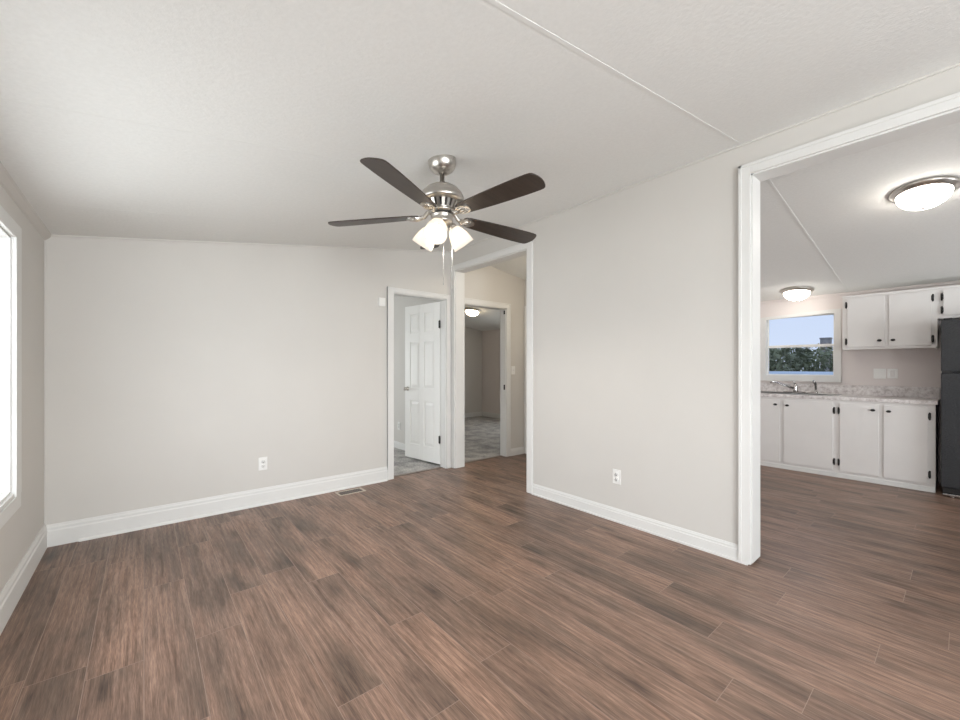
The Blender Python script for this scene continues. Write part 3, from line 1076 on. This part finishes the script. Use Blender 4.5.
# ------------------------------------------------------------------ outlets and switches
def plate(name, label, cat, loc, rotz, kind='outlet', w=0.072, h=0.116, group=None):
    """local frame: plate in XZ plane, facing -Y"""
    t = thing(name, label, cat, loc, rotz, group)
    MB().box(-w / 2, -0.006, -h / 2, w / 2, 0, h / 2, 0.003, 2).build('cover_plate', 'plastic', t)
    if kind == 'outlet':
        for s_ in (-1, 1):
            f = MB()
            f.lathe([(0.0, 0.0), (0.0165, 0.0), (0.0165, 0.003), (0.0, 0.003)], 20, Matrix.Translation((0, -0.006, s_ * 0.020)) @ Matrix.Rotation(PI / 2, 4, 'X'))
            fo = f.build('receptacle', 'plastic', t)
            g = MB()
            g.box(-0.0085, -0.0105, s_ * 0.020 + 0.000, -0.0055, -0.0085, s_ * 0.020 + 0.010)
            g.box(0.0055, -0.0105, s_ * 0.020 + 0.000, 0.0085, -0.0085, s_ * 0.020 + 0.010)
            g.box(-0.003, -0.0105, s_ * 0.020 - 0.010, 0.003, -0.0085, s_ * 0.020 - 0.005)
            g.build('slot', 'slot', fo)
    elif kind == 'switch':
        f = MB()
        f.box(-0.006, -0.008, -0.013, 0.006, -0.006, 0.013)
        f.box(-0.004, -0.018, -0.001, 0.004, -0.006, 0.010, 0.001)
        f.build('toggle', 'plastic', t)
    elif kind == 'rocker':
        MB().box(-0.017, -0.010, -0.034, 0.017, -0.006, 0.034, 0.002).build('rocker', 'cabinet', t)
    return t


plate('wall_outlet', 'white duplex outlet low on the back wall', 'outlet', (0.829, YB, 0.372), 0)
plate('wall_outlet', 'white outlet low on the right wall between the openings', 'outlet', (XR, 1.802, 0.362), -PI / 2)
plate('wall_outlet', 'white outlet on the bedroom wall seen left of the open door', 'outlet', (2.995, 5.53, 0.348), -PI / 2)
plate('light_switch', 'white light switch right of the hall-end doorway', 'switch', (3.995, YB, 1.20), 0, 'switch')
plate('light_switch', 'square white switch plate on kitchen wall, nearer the window', 'switch', (XK, 0.640, 1.170), -PI / 2, 'switch', 0.105, 0.118)
plate('light_switch', 'white rocker switch plate on kitchen wall, nearer the refrigerator', 'switch', (XK, 0.535, 1.172), -PI / 2, 'rocker', 0.085, 0.112)
t = thing('door_chime', 'small white box high on the back wall beside the door casing', 'door chime', (1.990, YB, 1.955))
MB().box(-0.036, -0.028, -0.045, 0.036, 0, 0.045, 0.005, 2).build('cover', 'plastic', t)

# ------------------------------------------------------------------ floor register
t = thing('floor_register', 'tan metal floor vent beside the back wall', 'floor vent', (1.585, 3.926, 0.0), 0)
b = MB()
W, H = 0.134, 0.072
b.box(-W, -H, 0, W, -H + 0.022, 0.005, 0.002)
b.box(-W, H - 0.022, 0, W, H, 0.005, 0.002)
b.box(-W, -H + 0.022, 0, -W + 0.022, H - 0.022, 0.005, 0.002)
b.box(W - 0.022, -H + 0.022, 0, W, H - 0.022, 0.005, 0.002)
b.build('frame', 'register', t)
MB().box(-W + 0.02, -H + 0.02, 0.0003, W - 0.02, H - 0.02, 0.0015).build('duct_opening', 'slot', t)
b = MB()
for i in range(12):
    x = -W + 0.03 + i * (2 * W - 0.06) / 11
    b.box(x - 0.002, -H + 0.02, 0.0012, x + 0.002, H - 0.02, 0.004)
b.box(-W + 0.02, -0.002, 0.0012, W - 0.02, 0.002, 0.0042)
b.build('louvre', 'thresh', t)

# ------------------------------------------------------------------ kitchen cabinets
XF = 6.03          # base cabinet face
XU = 6.28          # wall cabinet face


def cab_door(parent, org, xf, y0, y1, z0, z1, knob_y, knob_z, hinge_y, hinges):
    d = MB()
    d.box(xf - 0.018, y0, z0, xf, y1, z1, 0.003, 2)
    door = d.build('door', 'cabinet', parent, org)
    k = MB()
    k.lathe([(0.0, 0.0), (0.008, 0.0), (0.007, 0.012), (0.015, 0.018), (0.017, 0.024), (0.011, 0.030), (0.0, 0.031)], 16,
            Matrix.Translation((xf - 0.018, knob_y, knob_z)) @ Matrix.Rotation(-PI / 2, 4, 'Y') @ Matrix.Diagonal((0.8, 1.15, 1, 1)))
    k.build('knob', 'black', door, org)['label'] = 'black oval knob'
    for hz in hinges:
        h = MB()
        s_ = 1 if hinge_y > (y0 + y1) / 2 else -1
        h.tube([(xf - 0.012, hinge_y, hz - 0.030), (xf - 0.012, hinge_y, hz + 0.030)], [0.0085, 0.0085], 10)
        h.box(xf - 0.0205, hinge_y - (0.012 if s_ > 0 else 0.0), hz - 0.024, xf - 0.003, hinge_y + (0.0 if s_ > 0 else 0.012), hz + 0.024, 0.002)
        h.sphere((xf - 0.012, hinge_y, hz + 0.032), 0.0075)
        h.sphere((xf - 0.012, hinge_y, hz - 0.032), 0.0075)
        h.build('hinge', 'black', door, org)['label'] = 'black cabinet hinge'
    return door


def base_cab(y0, y1, d0, d1, label):
    """d0, d1: (y0,y1) of the near and far door; hinges on outer edges"""
    org = (XF, (y0 + y1) / 2, 0)
    t = thing('base_cabinet', label, 'cabinet', org, 0, None)
    b = MB()
    b.box(XF + 0.018, y0, 0.0, XK - 0.001, y0 + 0.016, 0.874)
    b.box(XF + 0.018, y1 - 0.016, 0.0, XK - 0.001, y1, 0.874)
    b.box(XF + 0.018, y0, 0.06, XK - 0.001, y1, 0.078)
    b.box(XK - 0.012, y0, 0.0, XK - 0.001, y1, 0.874)
    b.build('body', 'cabinet', t, org)
    f = MB()
    ys = [y0, d0[0] + 0.012, d0[1] - 0.012, d1[0] + 0.012, d1[1] - 0.012, y1]
    f.box(XF, ys[0], 0.0, XF + 0.018, ys[1], 0.874)
    f.box(XF, ys[2], 0.0, XF + 0.018, ys[3], 0.874)
    f.box(XF, ys[4], 0.0, XF + 0.018, ys[5], 0.874)
    for a, c in ((1, 2), (3, 4)):
        f.box(XF, ys[a], 0.828, XF + 0.018, ys[c], 0.874)
        f.box(XF, ys[a], 0.0, XF + 0.018, ys[c], 0.092)
    f.build('face_frame', 'cabinet', t, org)
    s = MB()
    s.box(XF - 0.012, y0, 0.0, XF, y1, 0.052, 0.003)
    s.build('kick_board', 'trim', t, org)
    cab_door(t, org, XF, d0[0], d0[1], 0.080, 0.842, d0[1] - 0.040, 0.782, d0[0] - 0.012, (0.175, 0.755))
    cab_door(t, org, XF, d1[0], d1[1], 0.080, 0.842, d1[0] + 0.040, 0.785, d1[1] + 0.010, (0.175, 0.755))
    return t


base_cab(0.190, 0.930, (0.240, 0.555), (0.594, 0.905), 'white two-door base cabinet beside the refrigerator')
base_cab(0.930, 1.950, (0.965, 1.423), (1.463, 1.915), 'white two-door base cabinet under the kitchen sink')


def wall_cab(y0, y1, z0, z1, d0, d1, dz, hinges, label, knob_z):
    org = (XK, (y0 + y1) / 2, z0)
    t = thing('wall_cabinet', label, 'cabinet', org)
    b = MB()
    b.box(XU + 0.018, y0, z0, XK - 0.001, y0 + 0.016, z1)
    b.box(XU + 0.018, y1 - 0.016, z0, XK - 0.001, y1, z1)
    b.box(XU + 0.018, y0 + 0.016, z0 + 0.012, XK - 0.001, y1 - 0.016, z0 + 0.028)
    b.box(XU + 0.018, y0 + 0.016, z1 - 0.018, XK - 0.001, y1 - 0.016, z1)
    b.box(XK - 0.010, y0 + 0.016, z0 + 0.028, XK - 0.001, y1 - 0.016, z1 - 0.018)
    b.build('body', 'cabinet', t, org)
    f = MB()
    ys = [y0, d0[0] + 0.012, d0[1] - 0.012, d1[0] + 0.012, d1[1] - 0.012, y1]
    f.box(XU, ys[0], z0, XU + 0.018, ys[1], z1)
    f.box(XU, ys[2], z0, XU + 0.018, ys[3], z1)
    f.box(XU, ys[4], z0, XU + 0.018, ys[5], z1)
    for a, c in ((1, 2), (3, 4)):
        f.box(XU, ys[a], z0, XU + 0.018, ys[c], dz[0] + 0.012)
        f.box(XU, ys[a], dz[1] - 0.012, XU + 0.018, ys[c], z1)
    f.build('face_frame', 'cabinet', t, org)
    b = MB()
    b.box(XU - 0.014, y0, z1 - 0.014, XU + 0.02, y1, z1 + 0.010, 0.003)
    b.build('top_moulding', 'cabinet', t, org)
    cab_door(t, org, XU, d0[0], d0[1], dz[0], dz[1], d0[1] - 0.034, knob_z, d0[0] - 0.010, hinges)
    cab_door(t, org, XU, d1[0], d1[1], dz[0], dz[1], d1[0] + 0.040, knob_z, d1[1] + 0.010, hinges)
    return t


wall_cab(0.185, 0.920, 1.447, 2.062, (0.226, 0.537), (0.568, 0.877), (1.478, 2.030), (1.540, 1.964), 'white two-door wall cabinet between window and refrigerator', 1.541)
wall_cab(-0.650, 0.185, 1.745, 2.062, (-0.610, -0.250), (-0.215, 0.145), (1.778, 2.030), (1.830, 1.964), 'short white wall cabinet above the black refrigerator', 1.83)

# continuous worktop with backsplash
ct = thing('countertop', 'long speckled pale laminate countertop with backsplash over the base cabinets', 'countertop', (6.3, 1.06, 0.874))
org = (6.3, 1.06, 0.874)
SX0, SX1, SY0, SY1 = 6.10, 6.50, 0.98, 1.80
b = MB()
b.box(XF - 0.024, 0.175, 0.874, SX0, 2.018, 0.912, 0.004, 2)
b.box(SX1, 0.175, 0.874, XK - 0.02, 2.018, 0.912)
b.box(SX0, 0.175, 0.874, SX1, SY0, 0.912)
b.box(SX0, SY1, 0.874, SX1, 2.018, 0.912)
b.build('worktop', 'counter', ct, org)
b = MB()
b.box(XK - 0.02, 0.175, 0.900, XK - 0.001, 2.018, 1.028, 0.003)
b.build('backsplash', 'counter', ct, org)

# sink with two bowls
sk = thing('sink', 'double-bowl sink set in the pale countertop under the window', 'sink', (6.30, 1.39, 0.912))
org = (6.30, 1.39, 0.912)
b = MB()
r0, r1 = 0.912, 0.918
b.box(SX0 - 0.02, SY0 - 0.02, r0, SX0 + 0.02, SY1 + 0.02, r1, 0.002)
b.box(SX1 - 0.06, SY0 - 0.02, r0, SX1 + 0.02, SY1 + 0.02, r1, 0.002)
b.box(SX0 + 0.02, SY0 - 0.02, r0, SX1 - 0.06, SY0 + 0.02, r1, 0.002)
b.box(SX0 + 0.02, SY1 - 0.02, r0, SX1 - 0.06, SY1 + 0.02, r1, 0.002)
b.box(SX0 + 0.02, 1.375, r0, SX1 - 0.06, 1.405, r1, 0.002)
b.build('rim', 'steel', sk, org)
for (a, c) in ((SY0 + 0.02, 1.375), (1.405, SY1 - 0.02)):
    q = MB()
    x0, x1 = SX0 + 0.02, SX1 - 0.06
    zb = 0.76
    q.box(x0, a, zb, x1, c, zb + 0.003)
    q.box(x0, a, zb, x0 + 0.003, c, r0)
    q.box(x1 - 0.003, a, zb, x1, c, r0)
    q.box(x0, a, zb, x1, a + 0.003, r0)
    q.box(x0, c - 0.003, zb, x1, c, r0)
    bo = q.build('bowl', 'steel', sk, org)
    MB().lathe([(0.0, 0.004), (0.035, 0.003), (0.040, 0.0), (0.0, 0.0)], 20, Matrix.Translation(((x0 + x1) / 2, (a + c) / 2, zb + 0.003))).build('drain', 'chrome', bo, org)
# faucet
fz = 0.918
fa = thing('faucet', 'chrome kitchen faucet with long spout at the sink', 'faucet', (6.47, 1.405, fz))
org = (6.47, 1.405, fz)
b = MB()
b.box(6.445, 1.30, fz, 6.495, 1.53, fz + 0.012, 0.005, 2)
b.lathe([(0.0, 0.012), (0.028, 0.012), (0.026, 0.03), (0.022, 0.07), (0.0235, 0.09), (0.018, 0.10), (0.0, 0.102)], 20, Matrix.Translation((6.47, 1.405, fz)))
b.build('body', 'chrome', fa, org)
MB().tube([(6.465, 1.42, fz + 0.055), (6.40, 1.50, fz + 0.09), (6.32, 1.58, fz + 0.13), (6.285, 1.615, fz + 0.142), (6.275, 1.625, fz + 0.125)], [0.013, 0.011, 0.010, 0.0105, 0.011], 10).build('spout', 'chrome', fa, org)
MB().tube([(6.47, 1.405, fz + 0.095), (6.465, 1.413, fz + 0.125), (6.44, 1.432, fz + 0.152)], [0.014, 0.010, 0.008], 10).build('handle', 'chrome', fa, org)
sd = thing('side_sprayer', 'upright chrome side sprayer right of the kitchen faucet', 'sprayer', (6.47, 1.20, fz))
org = (6.47, 1.20, fz)
MB().lathe([(0.0, 0.0), (0.024, 0.0), (0.022, 0.016), (0.014, 0.022), (0.013, 0.040), (0.0, 0.040)], 18, Matrix.Translation(org)).build('base', 'chrome', sd, org)
MB().tube([(6.47, 1.20, fz + 0.035), (6.468, 1.20, fz + 0.09), (6.458, 1.205, fz + 0.135), (6.435, 1.215, fz + 0.150)], [0.011, 0.014, 0.015, 0.013], 10).build('spray_head', 'chrome', sd, org)

# ------------------------------------------------------------------ refrigerator
org = (6.22, -0.24, 0)
fr = thing('refrigerator', 'black pebble-textured refrigerator at the right edge of the kitchen', 'refrigerator', org)
FY0, FY1 = -0.600, 0.152
b = MB()
b.box(5.965, FY0 + 0.004, 0.045, 6.575, FY1 - 0.004, 1.700, 0.006, 2)
b.build('body', 'fridge', fr, org)
b = MB()
b.box(5.900, FY0, 1.207, 5.960, FY1, 1.702, 0.012, 3)
b.build('freezer_door', 'fridge', fr, org)
b = MB()
b.box(5.900, FY0, 0.095, 5.960, FY1, 1.187, 0.012, 3)
b.build('fridge_door', 'fridge', fr, org)
b = MB()
b.box(5.945, FY0 + 0.01, 0.030, 5.980, FY1 - 0.01, 0.088, 0.003)
for i in range(14):
    y = FY0 + 0.05 + i * 0.048
    b.box(5.941, y, 0.038, 5.946, y + 0.03, 0.080)
b.build('toe_grille', 'black', fr, org)
MB().box(5.908, FY0 + 0.02, 0.016, 5.930, FY1 - 0.012, 0.034, 0.003).build('kick_strip', 'chrome', fr, org)['label'] = 'silver strip at the foot'
for y in (FY1 - 0.075, FY0 + 0.075):
    f_ = MB()
    f_.box(5.935, y - 0.03, 0.012, 5.965, y + 0.03, 0.032, 0.004)
    f_.lathe([(0.0, 0.0), (0.018, 0.0), (0.018, 0.014), (0.0, 0.014)], 14, Matrix.Translation((5.94, y, 0.0)))
    f_.build('foot', 'chrome', fr, org)['label'] = 'silver levelling foot'
for x in (6.5,):
    f_ = MB()
    f_.box(x, FY0 + 0.05, 0.0, x + 0.05, FY1 - 0.05, 0.046)
    f_.build('roller', 'black', fr, org)
b = MB()
b.box(5.905, FY1 - 0.07, 1.702, 5.985, FY1 - 0.015, 1.716, 0.004)
b.build('door_hinge', 'black', fr, org)
MB().box(5.905, FY1 - 0.07, 1.186, 5.975, FY1 - 0.015, 1.208, 0.002).build('door_hinge', 'black', fr, org)

# ------------------------------------------------------------------ outdoors, seen through the kitchen window
gz = -0.85
g = MB()
g.box(6.9, -30, gz - 0.2, 120, 90, gz)
g.box(-60, -30, gz - 0.2, -0.9, 90, gz)
struct(g.build('ground', 'lawn'))


def tree(x, y, h, w, label, leafmat='leaf', n=1500, seed=1):
    rnd = random.Random(seed)
    t = thing('evergreen_tree', label, 'tree', (x, y, gz), 0, None)
    tr_ = MB().tube([(0, 0, 0), (0.05, 0.02, h * 0.4), (0, 0, h * 0.85)], [0.11, 0.08, 0.02], 8)
    for i in range(10):
        a = rnd.uniform(0, 2 * PI)
        z = h * rnd.uniform(0.15, 0.7)
        tr_.tube([(0, 0, z), (w * 0.4 * math.cos(a), w * 0.4 * math.sin(a), z + 0.15)], [0.03, 0.01], 5)
    tr_.build('trunk', 'bark', t)
    me = bmesh.new()
    for i in range(n):
        u = rnd.random() ** 0.8
        z = h * (0.06 + 0.94 * u)
        rmax = w / 2 * (math.sin(PI * min(1.0, 0.22 + 0.78 * (1 - u * 0.93))) ** 0.6 if u > 0.3 else 0.75 + u * 0.8)
        a = rnd.uniform(0, 2 * PI)
        rr = rmax * rnd.random() ** 0.45
        c = V((rr * math.cos(a), rr * math.sin(a), z))
        s_ = rnd.uniform(0.07, 0.17)
        d1 = V((rnd.gauss(0, 1), rnd.gauss(0, 1), rnd.gauss(0.4, 1))).normalized()
        d2 = d1.cross(V((rnd.gauss(0, 1), rnd.gauss(0, 1), rnd.gauss(0, 1)))).normalized()
        vs = [me.verts.new(c + p) for p in (-d1 * s_, d2 * s_ * 0.4, d1 * s_, -d2 * s_ * 0.4)]
        me.faces.new(vs)
    q = MB()
    q.bm.free()
    q.bm = me
    q.build('foliage', leafmat, t)
    return t


for (kx, x, py, w, label, lm, n, sd) in (
        (0.272, 18.6, 349, 1.9, 'dark evergreen at left of the trees behind the kitchen window', 'leaf', 1300, 2),
        (0.233, 20.9, 348, 1.9, 'dark evergreen in the middle of the row outside the kitchen window', 'leaf', 1400, 3),
        (0.196, 23.2, 349, 2.0, 'dark evergreen right of middle in the row outside the kitchen window', 'leaf', 1200, 4),
        (0.163, 25.6, 345, 2.1, 'sparse yellowish tree at right of the row outside the kitchen window', 'leaf_light', 650, 5),
        (0.292, 25.6, 335, 1.2, 'tall tree reaching into the sky at left of the kitchen window', 'leaf', 900, 6)):
    d_ = x * math.sin(YAW) + kx * x * math.cos(YAW)
    tree(x, kx * x, 1.25 + (CY_PX - py) / F_PX * d_ - gz, w, label, lm, n, sd)
b = MB()
b.box(0, -1.6, 0, 1.8, 1.7, 1.55)
sh = thing('shed', 'low pale blue-white roof outside, below the trees in the kitchen window', 'shed', (15.2, 3.2, gz))
b.build('wall', 'outside_wall', sh)
MB().extrude([(-0.2, -1.8, 1.80), (2.0, -1.8, 1.80), (2.0, -1.8, 1.76), (0.9, -1.8, 1.95), (-0.2, -1.8, 1.86)][::-1], (0, 3.7, 0)).build('roof', 'roof_blue', sh)
ch = thing('chimney', 'square grey brick stack rising above the trees outside kitchen window', 'chimney', (38.0, 6.47, gz))
b = MB()
b.box(-0.3, -0.28, 0, 0.3, 0.28, 4.1)
b.build('stack', 'brick', ch)
MB().box(-0.34, -0.31, 4.1, 0.34, 0.31, 4.2).build('cap', 'brick', ch)
